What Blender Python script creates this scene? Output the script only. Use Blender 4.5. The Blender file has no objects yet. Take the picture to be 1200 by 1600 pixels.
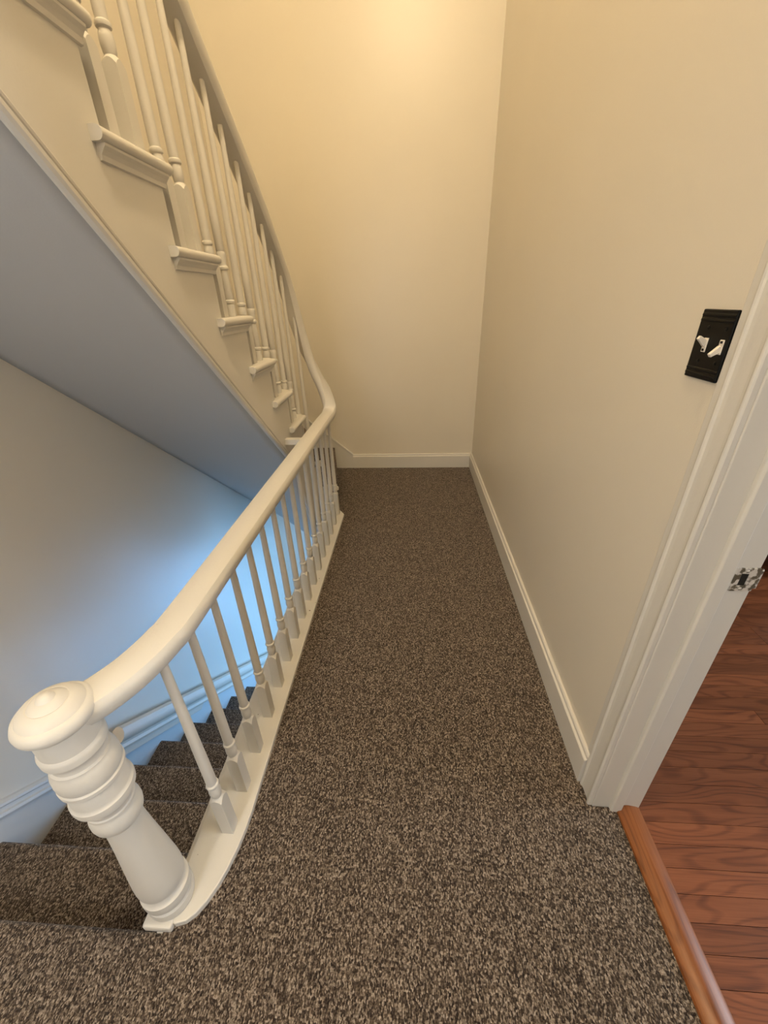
import bpy, bmesh, math, random
from mathutils import Vector, Matrix
random.seed(7)
scene = bpy.context.scene
C = scene.collection

# ------------------------------------------------------------------ camera
F_PX, W_PX, H_PX = 621.0, 1200, 1600
CAM_Z = 1.42
d = Vector((642 - 600, 467 - 800, F_PX)).normalized()              # corridor direction in camera space
v = Vector((640 - 600, 1965 - 800, F_PX)).normalized()             # downward direction in camera space
dn = (v - d * v.dot(d)).normalized()
zc = -dn
xc = d.cross(zc)
Rw = Matrix((xc, d, zc))                                           # camera space (x right, y down, z fwd) -> world
right = Rw @ Vector((1, 0, 0)); up = Rw @ Vector((0, -1, 0)); back = Rw @ Vector((0, 0, -1))
cam = bpy.data.cameras.new('camera')
cam.sensor_fit = 'VERTICAL'; cam.sensor_height = 36.0
cam.lens = F_PX * 36.0 / H_PX
cam.clip_start = 0.02
camo = bpy.data.objects.new('camera', cam); C.objects.link(camo)
M = Matrix((right, up, back)).transposed().to_4x4(); M.translation = Vector((0, 0, CAM_Z))
camo.matrix_world = M
scene.camera = camo

# ------------------------------------------------------------------ world, light, exposure
wd = bpy.data.worlds.new('world'); scene.world = wd; wd.use_nodes = True
wd.node_tree.nodes['Background'].inputs[0].default_value = (0.55, 0.72, 1.0, 1)
wd.node_tree.nodes['Background'].inputs[1].default_value = 1.0
scene.view_settings.view_transform = 'Standard'
scene.view_settings.look = 'None'
scene.view_settings.gamma = 1.0
scene.view_settings.use_curve_mapping = False
scene.view_settings.exposure = 0.0

def area_light(name, loc, direction, sx, sy, power, color):
    l = bpy.data.lights.new(name, 'AREA'); l.shape = 'RECTANGLE'; l.size = sx; l.size_y = sy
    l.energy = power; l.color = color
    o = bpy.data.objects.new(name, l); C.objects.link(o)
    o.location = loc; o.rotation_euler = Vector(direction).to_track_quat('-Z', 'Y').to_euler()
    return o
# daylight arriving at the three windows of the house (each sits just outside its pane)
DAY_BLUE = (0.20, 0.50, 1.0)
area_light('daylight_lower_hall', (0.84, 2.75, -1.30), (-1, 0.45, 0.12), 0.9, 1.4, 78, DAY_BLUE)
area_light('daylight_lower_back', (-0.05, 3.80, -1.45), (0, -1, 0.1), 0.85, 1.3, 42, DAY_BLUE)
area_light('daylight_bedroom', (3.95, 0.55, 1.55), (-1, 0, -0.1), 1.3, 1.4, 90, (0.86, 0.93, 1.0))
area_light('daylight_front', (-0.95, -1.78, 1.6), (0.12, 1, -0.1), 0.9, 1.4, 24, (0.90, 0.95, 1.0))
LAMP_POWER = 150.0
LANDING_LAMP_POWER, LANDING_LAMP_COLOR = 25.0, (1.0, 0.96, 0.90)
LAMP_COLOR = (1.0, 0.81, 0.52)

# ------------------------------------------------------------------ materials
def new_mat(name):
    m = bpy.data.materials.new(name); m.use_nodes = True
    nt = m.node_tree; b = nt.nodes['Principled BSDF']
    return m, nt, b
def nd(nt, typ, **kw):
    n = nt.nodes.new(typ)
    for k, val in kw.items(): setattr(n, k, val)
    return n
def paint(name, col, rough=0.45, bump=0.05, scale=220.0, var=0.03, lump=0.0):
    m, nt, b = new_mat(name)
    tc = nd(nt, 'ShaderNodeTexCoord')
    n1 = nd(nt, 'ShaderNodeTexNoise'); n1.inputs['Scale'].default_value = 2.3; n1.inputs['Detail'].default_value = 4
    mix = nd(nt, 'ShaderNodeMix', data_type='RGBA')
    mix.inputs[6].default_value = tuple(c * (1 - var) for c in col) + (1,)
    mix.inputs[7].default_value = tuple(min(1, c * (1 + var)) for c in col) + (1,)
    nt.links.new(tc.outputs['Object'], n1.inputs['Vector'])
    nt.links.new(n1.outputs['Fac'], mix.inputs[0]); nt.links.new(mix.outputs[2], b.inputs['Base Color'])
    n2 = nd(nt, 'ShaderNodeTexNoise'); n2.inputs['Scale'].default_value = scale; n2.inputs['Detail'].default_value = 2
    nt.links.new(tc.outputs['Object'], n2.inputs['Vector'])
    bp = nd(nt, 'ShaderNodeBump'); bp.inputs['Strength'].default_value = bump; bp.inputs['Distance'].default_value = 0.002
    hsrc = n2.outputs['Fac']
    if lump:
        n3 = nd(nt, 'ShaderNodeTexNoise'); n3.inputs['Scale'].default_value = 28.0; n3.inputs['Detail'].default_value = 3
        nt.links.new(tc.outputs['Object'], n3.inputs['Vector'])
        ma = nd(nt, 'ShaderNodeMath', operation='MULTIPLY_ADD'); ma.inputs[1].default_value = lump
        nt.links.new(n3.outputs['Fac'], ma.inputs[0]); nt.links.new(n2.outputs['Fac'], ma.inputs[2]); hsrc = ma.outputs[0]
    nt.links.new(hsrc, bp.inputs['Height'])
    nt.links.new(bp.outputs['Normal'], b.inputs['Normal'])
    b.inputs['Roughness'].default_value = rough
    return m
WALL = paint('wall_paint', (0.73, 0.67, 0.565), 0.36, 0.10, 260)
TRIM = paint('trim_paint', (0.67, 0.64, 0.585), 0.52, 0.10, 120, 0.04, 2.0)
CEIL = paint('ceiling_paint', (0.70, 0.66, 0.58), 0.7)
RAILWARM = paint('warm_tint_rail_paint', (0.72, 0.61, 0.48), 0.5, 0.15, 90, 0.12, 2.0)  # tan tint stands in for warm lamplight on the wall handrail
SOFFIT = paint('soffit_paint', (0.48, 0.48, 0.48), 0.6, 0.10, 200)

def carpet_mat():
    m, nt, b = new_mat('loop_carpet')
    tc = nd(nt, 'ShaderNodeTexCoord')
    wn = nd(nt, 'ShaderNodeTexNoise'); wn.inputs['Scale'].default_value = 45.0; wn.inputs['Detail'].default_value = 2
    nt.links.new(tc.outputs['Object'], wn.inputs['Vector'])
    ad = nd(nt, 'ShaderNodeVectorMath', operation='MULTIPLY_ADD'); ad.inputs[1].default_value = (0.003, 0.006, 0.006)
    nt.links.new(wn.outputs['Color'], ad.inputs[0]); nt.links.new(tc.outputs['Object'], ad.inputs[2])
    mp = nd(nt, 'ShaderNodeMapping'); mp.inputs['Scale'].default_value = (320, 185, 200)
    nt.links.new(ad.outputs[0], mp.inputs['Vector'])
    vo = nd(nt, 'ShaderNodeTexVoronoi', voronoi_dimensions='3D'); vo.inputs['Scale'].default_value = 1.0; vo.inputs['Randomness'].default_value = 0.7
    nt.links.new(mp.outputs[0], vo.inputs['Vector'])
    sp = nd(nt, 'ShaderNodeSeparateColor'); nt.links.new(vo.outputs['Color'], sp.inputs[0])
    fn = nd(nt, 'ShaderNodeTexNoise'); fn.inputs['Scale'].default_value = 260.0; fn.inputs['Detail'].default_value = 2
    nt.links.new(tc.outputs['Object'], fn.inputs['Vector'])
    mx = nd(nt, 'ShaderNodeMath', operation='MULTIPLY_ADD'); mx.inputs[1].default_value = 0.62
    f2 = nd(nt, 'ShaderNodeMath', operation='MULTIPLY_ADD'); f2.inputs[1].default_value = 0.9; f2.inputs[2].default_value = -0.26
    nt.links.new(fn.outputs['Fac'], f2.inputs[0])
    nt.links.new(sp.outputs[0], mx.inputs[0]); nt.links.new(f2.outputs[0], mx.inputs[2])
    rp = nd(nt, 'ShaderNodeValToRGB'); e = rp.color_ramp.elements
    e[0].position = 0.14; e[0].color = (0.016, 0.010, 0.008, 1)
    e[1].position = 0.92; e[1].color = (0.47, 0.39, 0.32, 1)
    for p, c in ((0.34, (0.050, 0.034, 0.024, 1)), (0.50, (0.104, 0.076, 0.055, 1)), (0.68, (0.220, 0.172, 0.131, 1))):
        x = e.new(p); x.color = c
    nt.links.new(mx.outputs[0], rp.inputs[0])
    nt.links.new(rp.outputs[0], b.inputs['Base Color'])
    bp = nd(nt, 'ShaderNodeBump'); bp.invert = True; bp.inputs['Strength'].default_value = 0.9; bp.inputs['Distance'].default_value = 0.004
    nt.links.new(vo.outputs['Distance'], bp.inputs['Height']); nt.links.new(bp.outputs['Normal'], b.inputs['Normal'])
    b.inputs['Roughness'].default_value = 0.95
    b.inputs['Specular IOR Level'].default_value = 0.1
    b.inputs['Sheen Weight'].default_value = 0.15
    return m
CARPET = carpet_mat()

def wood_mat(name, dark, mid, light, rough=0.32, rand=True, along='x'):
    m, nt, b = new_mat(name)
    tc = nd(nt, 'ShaderNodeTexCoord'); oi = nd(nt, 'ShaderNodeObjectInfo')
    cb = nd(nt, 'ShaderNodeCombineXYZ')
    mu = nd(nt, 'ShaderNodeMath', operation='MULTIPLY'); mu.inputs[1].default_value = 37.0
    nt.links.new(oi.outputs['Random'], mu.inputs[0])
    nt.links.new(mu.outputs[0], cb.inputs[0]); nt.links.new(mu.outputs[0], cb.inputs[1])
    ad = nd(nt, 'ShaderNodeVectorMath', operation='ADD')
    nt.links.new(tc.outputs['Object'], ad.inputs[0]); nt.links.new(cb.outputs[0], ad.inputs[1])
    def stretched(a, c):
        mp = nd(nt, 'ShaderNodeMapping'); mp.inputs['Scale'].default_value = (a, c, c) if along == 'x' else (c, a, c)
        nt.links.new(ad.outputs[0], mp.inputs['Vector']); return mp.outputs[0]
    n1 = nd(nt, 'ShaderNodeTexNoise'); n1.inputs['Scale'].default_value = 1.0; n1.inputs['Detail'].default_value = 1.0
    nt.links.new(stretched(1.7, 9.5), n1.inputs['Vector'])
    rings = nd(nt, 'ShaderNodeMath', operation='MULTIPLY'); rings.inputs[1].default_value = 96.0
    nt.links.new(n1.outputs['Fac'], rings.inputs[0])
    si = nd(nt, 'ShaderNodeMath', operation='SINE'); nt.links.new(rings.outputs[0], si.inputs[0])
    ln = nd(nt, 'ShaderNodeMapRange'); ln.inputs[1].default_value = 0.15; ln.inputs[2].default_value = 1.0; ln.inputs[3].default_value = 0.0; ln.inputs[4].default_value = 0.21
    nt.links.new(si.outputs[0], ln.inputs[0])
    n2 = nd(nt, 'ShaderNodeTexNoise'); n2.inputs['Scale'].default_value = 1.0; n2.inputs['Detail'].default_value = 3
    nt.links.new(stretched(9, 360), n2.inputs['Vector'])
    n3 = nd(nt, 'ShaderNodeTexNoise'); n3.inputs['Scale'].default_value = 1.0; n3.inputs['Detail'].default_value = 2
    nt.links.new(stretched(3, 30), n3.inputs['Vector'])
    av = nd(nt, 'ShaderNodeMath', operation='MULTIPLY_ADD'); av.inputs[1].default_value = 0.55
    h3 = nd(nt, 'ShaderNodeMath', operation='MULTIPLY'); h3.inputs[1].default_value = 0.5
    nt.links.new(n3.outputs['Fac'], h3.inputs[0]); nt.links.new(n2.outputs['Fac'], av.inputs[0]); nt.links.new(h3.outputs[0], av.inputs[2])
    f = nd(nt, 'ShaderNodeMath', operation='SUBTRACT'); nt.links.new(av.outputs[0], f.inputs[0]); nt.links.new(ln.outputs[0], f.inputs[1])
    rp = nd(nt, 'ShaderNodeValToRGB'); e = rp.color_ramp.elements
    e[0].position = 0.14; e[0].color = dark + (1,); e[1].position = 0.70; e[1].color = light + (1,)
    x = e.new(0.46); x.color = mid + (1,)
    nt.links.new(f.outputs[0], rp.inputs[0])
    hs = nd(nt, 'ShaderNodeHueSaturation')
    mr = nd(nt, 'ShaderNodeMapRange'); mr.inputs[3].default_value = 0.68 if rand else 1.0; mr.inputs[4].default_value = 1.16 if rand else 1.0
    nt.links.new(oi.outputs['Random'], mr.inputs[0]); nt.links.new(mr.outputs[0], hs.inputs['Value'])
    nt.links.new(rp.outputs[0], hs.inputs['Color']); nt.links.new(hs.outputs[0], b.inputs['Base Color'])
    b.inputs['Roughness'].default_value = rough
    return m
OAK = wood_mat('oak_floor', (0.10, 0.028, 0.012), (0.23, 0.074, 0.029), (0.29, 0.100, 0.042), 0.36)
THRESH = wood_mat('threshold_wood', (0.13, 0.038, 0.010), (0.24, 0.075, 0.018), (0.29, 0.100, 0.030), 0.33, False, 'y')
def plain(name, col, rough=0.4, metal=0.0):
    m, nt, b = new_mat(name)
    b.inputs['Base Color'].default_value = tuple(col) + (1,)
    b.inputs['Roughness'].default_value = rough; b.inputs['Metallic'].default_value = metal
    tc = nd(nt, 'ShaderNodeTexCoord'); n = nd(nt, 'ShaderNodeTexNoise'); n.inputs['Scale'].default_value = 90
    nt.links.new(tc.outputs['Object'], n.inputs['Vector'])
    bp = nd(nt, 'ShaderNodeBump'); bp.inputs['Strength'].default_value = 0.05; bp.inputs['Distance'].default_value = 0.001
    nt.links.new(n.outputs['Fac'], bp.inputs['Height']); nt.links.new(bp.outputs['Normal'], b.inputs['Normal'])
    return m
BLACK = plain('black_enamel', (0.002, 0.002, 0.002), 0.45)
BLACK.node_tree.nodes['Principled BSDF'].inputs['Specular IOR Level'].default_value = 0.25
IVORY = plain('ivory_plastic', (0.78, 0.72, 0.63), 0.35)
DARKHOLE = plain('dark_recess', (0.01, 0.008, 0.006), 0.8)
DARKWOOD = plain('dark_cabinet', (0.03, 0.016, 0.016), 0.4)
SUBFLOOR = plain('subfloor', (0.03, 0.012, 0.008), 0.8)
def metal_painted():
    m, nt, b = new_mat('painted_over_metal')
    tc = nd(nt, 'ShaderNodeTexCoord'); n = nd(nt, 'ShaderNodeTexNoise'); n.inputs['Scale'].default_value = 70; n.inputs['Detail'].default_value = 4
    nt.links.new(tc.outputs['Object'], n.inputs['Vector'])
    rp = nd(nt, 'ShaderNodeValToRGB'); e = rp.color_ramp.elements
    e[0].position = 0.46; e[0].color = (0.13, 0.11, 0.075, 1); e[1].position = 0.54; e[1].color = (0.70, 0.66, 0.60, 1)
    nt.links.new(n.outputs['Fac'], rp.inputs[0]); nt.links.new(rp.outputs[0], b.inputs['Base Color'])
    b.inputs['Roughness'].default_value = 0.45; b.inputs['Metallic'].default_value = 0.25
    return m
STRIKE = metal_painted()
def pane_mat():
    m, nt, b = new_mat('window_glass')
    tr = nd(nt, 'ShaderNodeBsdfTransparent'); gl = nd(nt, 'ShaderNodeBsdfGlossy'); gl.inputs['Roughness'].default_value = 0.03
    mx = nd(nt, 'ShaderNodeMixShader'); mx.inputs[0].default_value = 0.07
    nt.links.new(tr.outputs[0], mx.inputs[1]); nt.links.new(gl.outputs[0], mx.inputs[2])
    nt.links.new(mx.outputs[0], nt.nodes['Material Output'].inputs[0])
    return m
GLASS = pane_mat()

# ------------------------------------------------------------------ mesh helpers
class MB:
    def __init__(s): s.v = []; s.f = []; s.sm = []
    def add(s, vs, fs, smooth=False):
        o = len(s.v); s.v += [tuple(x) for x in vs]
        for f in fs: s.f.append([i + o for i in f]); s.sm.append(smooth)
        return s
    def box(s, x0, x1, y0, y1, z0, z1):
        vs = [(x, y, z) for x in (x0, x1) for y in (y0, y1) for z in (z0, z1)]
        return s.add(vs, [(0, 1, 3, 2), (4, 6, 7, 5), (0, 4, 5, 1), (2, 3, 7, 6), (0, 2, 6, 4), (1, 5, 7, 3)])
    def prism(s, pts, axis, a0, a1, smooth=False):
        """2-D polygon extruded along an axis. axis x: pts=(y,z); y: pts=(x,z); z: pts=(x,y)"""
        def mk(p, a): return {'x': (a, p[0], p[1]), 'y': (p[0], a, p[1]), 'z': (p[0], p[1], a)}[axis]
        n = len(pts)
        vs = [mk(p, a0) for p in pts] + [mk(p, a1) for p in pts]
        s.add(vs, [tuple(range(n)), tuple(range(2 * n - 1, n - 1, -1))])
        o = len(s.v) - 2 * n
        for i in range(n):
            j = (i + 1) % n
            s.f.append([o + i, o + n + i, o + n + j, o + j]); s.sm.append(smooth)
        return s
    def lathe(s, prof, cx=0, cy=0, cz=0, n=20):
        vs = []; fs = []
        for r, z in prof:
            for k in range(n):
                a = 2 * math.pi * k / n
                vs.append((cx + r * math.cos(a), cy + r * math.sin(a), cz + z))
        m = len(prof)
        for i in range(m - 1):
            for k in range(n):
                k2 = (k + 1) % n
                fs.append((i * n + k, i * n + k2, (i + 1) * n + k2, (i + 1) * n + k))
        s.add(vs, fs, True)
        s.add([vs[k] for k in range(n)], [tuple(range(n - 1, -1, -1))]); s.add([vs[(m - 1) * n + k] for k in range(n)], [tuple(range(n))])
        return s
    def sweep(s, prof, path, smooth=True, upv=(0, 0, 1)):
        """prof: (side, up) pairs; path: 3-D points; frames keep side horizontal"""
        path = [Vector(p) for p in path]; rings = []; last = None
        for i, p in enumerate(path):
            t = (path[min(i + 1, len(path) - 1)] - path[max(i - 1, 0)]).normalized()
            sd = t.cross(Vector(upv))
            sd = sd.normalized() if sd.length > 0.05 else last
            last = sd; u = sd.cross(t).normalized()
            rings.append([p + sd * a + u * b for a, b in prof])
        n = len(prof); vs = [q for r in rings for q in r]; fs = []
        for i in range(len(rings) - 1):
            for k in range(n):
                k2 = (k + 1) % n
                fs.append((i * n + k, (i + 1) * n + k, (i + 1) * n + k2, i * n + k2))
        s.add(vs, fs, smooth)
        s.add(rings[0], [tuple(range(n))]); s.add(rings[-1], [tuple(range(n - 1, -1, -1))])
        return s
    def mesh(s, name, mat):
        me = bpy.data.meshes.new(name); me.from_pydata(s.v, [], s.f); me.materials.append(mat)
        bm = bmesh.new(); bm.from_mesh(me); bmesh.ops.recalc_face_normals(bm, faces=bm.faces[:])
        for e_ in bm.edges:
            if len(e_.link_faces) == 2 and e_.calc_face_angle(0.0) > 0.55: e_.smooth = False
        bm.to_mesh(me); bm.free()
        for p, q in zip(me.polygons, s.sm): p.use_smooth = q
        me.update(); return me
    def obj(s, name, mat, parent=None, loc=None, bevel=0.0, seg=2):
        o = bpy.data.objects.new(name, s.mesh(name, mat)); C.objects.link(o)
        if parent: o.parent = parent
        if loc: o.location = loc
        if bevel:
            b = o.modifiers.new('bevel', 'BEVEL'); b.width = bevel; b.segments = seg; b.limit_method = 'ANGLE'; b.angle_limit = math.radians(40)
        return o
def empty(name, loc=(0, 0, 0), label=None, cat=None, group=None, kind=None):
    o = bpy.data.objects.new(name, None); C.objects.link(o); o.location = loc; o.empty_display_size = 0.1
    return tag(o, label, cat, group, kind)
def tag(o, label=None, cat=None, group=None, kind=None):
    if label: o['label'] = label
    if cat: o['category'] = cat
    if group: o['group'] = group
    if kind: o['kind'] = kind
    return o
def struct(o, label=None): return tag(o, label, kind='structure')
def instance(me, name, parent=None, loc=(0, 0, 0), rotz=0, scale=None):
    o = bpy.data.objects.new(name, me); C.objects.link(o); o.parent = parent; o.location = loc; o.rotation_euler = (0, 0, rotz)
    if scale: o.scale = scale
    return o

# ------------------------------------------------------------------ dimensions
XR, XL, YB, YF = 0.569, -1.42, 3.57, -1.55      # right / left / back / front wall faces
ZLOW = -2.775                                   # lower hall floor
ZTOP = 5.0
R1, G1, Y0 = 0.185, 0.235, 0.36                 # flight going down
R2, G2 = 0.197, 0.219                           # flight going up
XS = -0.695                                     # face of the upper stringer
KX0, KX1, KZ = -0.635, -0.496, 0.018            # base rail of the landing balustrade
DY0, DY1, DZ = -0.12, 0.70, 2.03                # door opening in the right wall
WT = 0.14

# ------------------------------------------------------------------ shell
m = MB()
m.box(XR, XR + WT, DY1 + 0.02, YB + 0.15, -0.28, ZTOP).box(XR, XR + WT, YF - 0.15, DY0 - 0.02, -0.28, ZTOP)
m.box(XR, XR + WT, DY0 - 0.02, DY1 + 0.02, DZ + 0.02, ZTOP)
struct(m.obj('wall_right', WALL), 'cream painted wall with the doorway and light switch')
bx0, bx1, bz0, bz1 = -0.50, 0.40, -2.10, -0.75
m = MB().box(XL - 0.15, XR + WT, YB, YB + 0.15, bz1, ZTOP).box(XL - 0.15, XR + WT, YB, YB + 0.15, ZLOW - 0.1, bz0)
m.box(XL - 0.15, bx0, YB, YB + 0.15, bz0, bz1).box(bx1, XR + WT, YB, YB + 0.15, bz0, bz1)
struct(m.obj('wall_back', WALL), 'cream painted end wall of the landing')
m = MB().box(XL - 0.15, XL, YF - 0.15, YB, ZLOW - 0.1, ZTOP)
struct(m.obj('wall_left', WALL), 'cream painted wall beside the stairs going down')
# wall behind the camera with a window
m = MB()
wx0, wx1, wz0, wz1 = -1.35, -0.55, 0.9, 2.3
m.box(XL, wx0, YF - 0.15, YF, ZLOW - 0.1, ZTOP).box(wx1, XR, YF - 0.15, YF, ZLOW - 0.1, ZTOP)
m.box(wx0, wx1, YF - 0.15, YF, ZLOW - 0.1, wz0).box(wx0, wx1, YF - 0.15, YF, wz1, ZTOP)
struct(m.obj('wall_front', WALL), 'cream painted wall at the near end of the landing')
# lower hall right wall with a window
lx, ly0, ly1, lz0, lz1 = XR, 2.25, 3.25, -2.05, -0.62
m = MB()
m.box(lx, lx + WT, YF - 0.15, ly0, ZLOW - 0.1, -0.28).box(lx, lx + WT, ly1, YB + 0.15, ZLOW - 0.1, -0.28)
m.box(lx, lx + WT, ly0, ly1, ZLOW - 0.1, lz0).box(lx, lx + WT, ly0, ly1, lz1, -0.28)
struct(m.obj('wall_lower_right', WALL), 'wall of the hall below with a window')

def window(name, axis, pos, a0, a1, z0, z1, label, depth=0.05):
    w = empty(name, (0, 0, 0)); struct(w, label)
    def bx(mb, p0, p1, b0, b1, c0, c1):
        if axis == 'x': mb.box(p0, p1, b0, b1, c0, c1)
        else: mb.box(b0, b1, p0, p1, c0, c1)
    fr = MB(); t = 0.04
    bx(fr, pos, pos + depth, a0, a0 + t, z0, z1); bx(fr, pos, pos + depth, a1 - t, a1, z0, z1)
    bx(fr, pos, pos + depth, a0 + t, a1 - t, z0, z0 + t); bx(fr, pos, pos + depth, a0 + t, a1 - t, z1 - t, z1)
    zm = (z0 + z1) / 2
    bx(fr, pos, pos + depth, a0 + t, a1 - t, zm - 0.02, zm + 0.02)
    fr.obj('window_frame', TRIM, w, bevel=0.003)
    for (c0, c1) in ((z0 + t, zm - 0.02), (zm + 0.02, z1 - t)):
        g = MB(); bx(g, pos + 0.022, pos + 0.026, a0 + t, a1 - t, c0, c1); g.obj('pane', GLASS, w)
    sl = MB(); bx(sl, pos - 0.09, pos, a0 - 0.03, a1 + 0.03, z0 - 0.025, z0); sl.obj('window_sill', TRIM, w, bevel=0.004)
    return w
window('window_1', 'x', lx + 0.09, ly0, ly1, lz0, lz1, 'window of the hall below the landing')
window('window_4', 'y', YB + 0.09, bx0, bx1, bz0, bz1, 'window in the end wall of the hall below')
window('window_2', 'y', YF - 0.14, wx0, wx1, wz0, wz1, 'window at the near end of the landing')

# landing floor: carpet over slab, rolled over the top edge of the stairs
m = MB()
pts = [(XL, YF), (XR, YF), (XR, DY0), (0.645, DY0), (0.645, DY1), (XR, DY1), (XR, YB), (-0.79, YB), (-0.575, 2.68), (KX0, 2.62), (KX0, Y0 - 0.014), (XL, Y0 - 0.014)]
m.prism(pts, 'z', -0.28, 0.0)
prof = [(0.014 * math.cos(a), -0.016 + 0.016 * math.sin(a)) for a in [i * math.pi / 8 - math.pi / 2 for i in range(9)]]
m.prism([(Y0 - 0.0142, 0.0)] + [(Y0 - 0.0142, -0.032)] + [(Y0 - 0.014 + p[0], p[1]) for p in prof], 'x', XL, KX0 + 0.0, True)
struct(m.obj('floor', CARPET), 'brown and beige loop carpet on the landing')
m = MB().box(KX0 - 0.018, KX0 - 0.0005, Y0 - 0.01, 2.6, -0.30, KZ - 0.022)
struct(m.obj('trim_1', TRIM), 'white fascia board under the landing balustrade')

# ceiling high above the stairwell and the floor of the storey above behind the camera
struct(MB().box(XL - 0.15, XR + WT, YF - 0.15, YB + 0.15, ZTOP, ZTOP + 0.12).obj('ceiling', CEIL), 'white ceiling high above the stairwell')
struct(MB().box(XL, XR, YF, -0.75, 2.70, 2.955).obj('ceiling_landing', CEIL), 'white ceiling above the near end of the landing')
# hall below
struct(MB().box(XL - 0.15, XR + WT, YF - 0.15, YB + 0.15, ZLOW - 0.1, ZLOW).obj('floor_lower', CARPET), 'carpet of the hall below')

# baseboards
def base_profile(h, t): return [(0, 0), (t, 0), (t, h - 0.022), (t * 0.92, h - 0.020), (t * 0.62, h - 0.016), (t * 0.62, h - 0.006), (t * 0.40, h), (0, h)]
pr = [(XR - a, b) for a, b in base_profile(0.136, 0.020)]
struct(MB().prism(pr, 'y', 0.772, YB).obj('baseboard_right', TRIM, bevel=0.002), 'white baseboard along the wall with the light switch')
pr = [(YB - a, b) for a, b in base_profile(0.136, 0.020)]
struct(MB().prism(pr, 'x', -0.548, XR - 0.02).obj('baseboard_back', TRIM, bevel=0.002), 'white baseboard along the end wall')
# sloping skirting where the upward stairs start on the end wall
m = MB()
sk = [(-0.548, 0.0), (-0.548, 0.139), (-1.42, 0.139 + 0.85 * 0.872), (-1.42, 0.139 + 0.85 * 0.872 - 0.55), (-0.70, 0.0)]
m.prism([(x, z) for x, z in sk], 'y', YB - 0.016, YB)
capp = [(0.0, -0.02), (0.0, 0.004), (0.006, 0.006), (0.020, 0.004), (0.022, -0.004), (0.018, -0.010), (0.016, -0.02)]
m.sweep([(a, b) for a, b in capp], [(-1.42, YB, 0.139 + 0.85 * 0.872), (-0.548, YB, 0.139)], False)
struct(m.obj('trim_2', TRIM), 'white sloping skirting at the foot of the upward stairs')

# ------------------------------------------------------------------ bedroom beyond the doorway
RX0, RX1, RYA, RYB = XR + WT, 3.6, -1.2, 3.4
fl = struct(MB().box(0.70, RX1, RYA, RYB, -0.12, -0.013).obj('floor_room', SUBFLOOR), 'reddish oak strip floor beyond the doorway')
PW = 0.0558
planks = {}
def plank_mesh(L):
    if L not in planks:
        g = 0.0006
        planks[L] = MB().prism([(g, -0.012), (PW - g, -0.012), (PW - g, 0), (g, 0)], 'x', 0.0008, L - 0.0008).mesh('plank', OAK)
    return planks[L]
row = 0; y = 0.722 - PW * 34
while y < RYB - 0.03:
    x = 0.704; cut = random.choice((0.6, 0.9, 1.2))
    first = True
    while x < RX1 - 0.05:
        L = cut if first else random.choice((1.1, 1.4, 1.7))
        L = min(L, round(RX1 - x, 3)); first = False
        if L < 0.05: break
        o = instance(plank_mesh(L), 'plank', fl, (x, y, 0.0)); x += L
    y += PW; row += 1
m = MB()
m.box(RX1, RX1 + 0.1, RYA, -0.1, -0.12, 2.7).box(RX1, RX1 + 0.1, 1.2, RYB, -0.12, 2.7).box(RX1, RX1 + 0.1, -0.1, 1.2, -0.12, 0.85).box(RX1, RX1 + 0.1, -0.1, 1.2, 2.25, 2.7)
struct(m.obj('wall_room_far', WALL), 'cream wall of the room beyond the doorway')
struct(MB().box(RX0, RX1 + 0.1, RYB, RYB + 0.1, -0.12, 2.7).obj('wall_room_end', WALL), 'cream end wall of the room beyond')
struct(MB().box(RX0, RX1 + 0.1, RYA - 0.1, RYA, -0.12, 2.7).obj('wall_room_near', WALL), 'cream near wall of the room beyond')
struct(MB().box(RX0, RX1 + 0.1, RYA - 0.1, RYB + 0.1, 2.7, 2.8).obj('ceiling_room', CEIL), 'ceiling of the room beyond the doorway')
struct(MB().box(RX0, RX1, RYB - 0.016, RYB, 0.0, 0.13).obj('baseboard_room', TRIM, bevel=0.003), 'white baseboard of the room beyond the doorway')
window('window_3', 'x', RX1 + 0.03, -0.1, 1.2, 0.85, 2.25, 'window of the room beyond the doorway')
# low dark cabinet just visible past the jamb
cb = empty('low_cabinet', (2.0, 1.82, 0), 'dark low cabinet on the oak floor past the door jamb', 'cabinet')
MB().box(0, 0.9, 0, 0.45, 0.08, 0.42).obj('body', DARKWOOD, cb, bevel=0.006)
MB().box(-0.015, 0.915, -0.015, 0.45, 0.42, 0.445).obj('top', DARKWOOD, cb, bevel=0.004)
lg = MB().lathe([(0.018, 0.0), (0.026, 0.06), (0.026, 0.082)], n=12).mesh('leg', DARKWOOD)
for lx_, ly_ in ((0.05, 0.05), (0.85, 0.05), (0.05, 0.40), (0.85, 0.40)): instance(lg, 'leg', cb, (lx_, ly_, 0))
for k in range(2):
    dr = MB().box(0.03 + k * 0.43, 0.44 + k * 0.43, -0.012, 0.0, 0.11, 0.39).obj('door', DARKWOOD, cb, bevel=0.004)
    MB().lathe([(0.004, 0.0), (0.004, 0.01), (0.011, 0.014), (0.012, 0.02), (0.0, 0.026)], n=12).obj('knob', STRIKE, dr, (0.40 + k * 0.10, -0.011, 0.26)).rotation_euler = (math.pi / 2, 0, 0)

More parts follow.
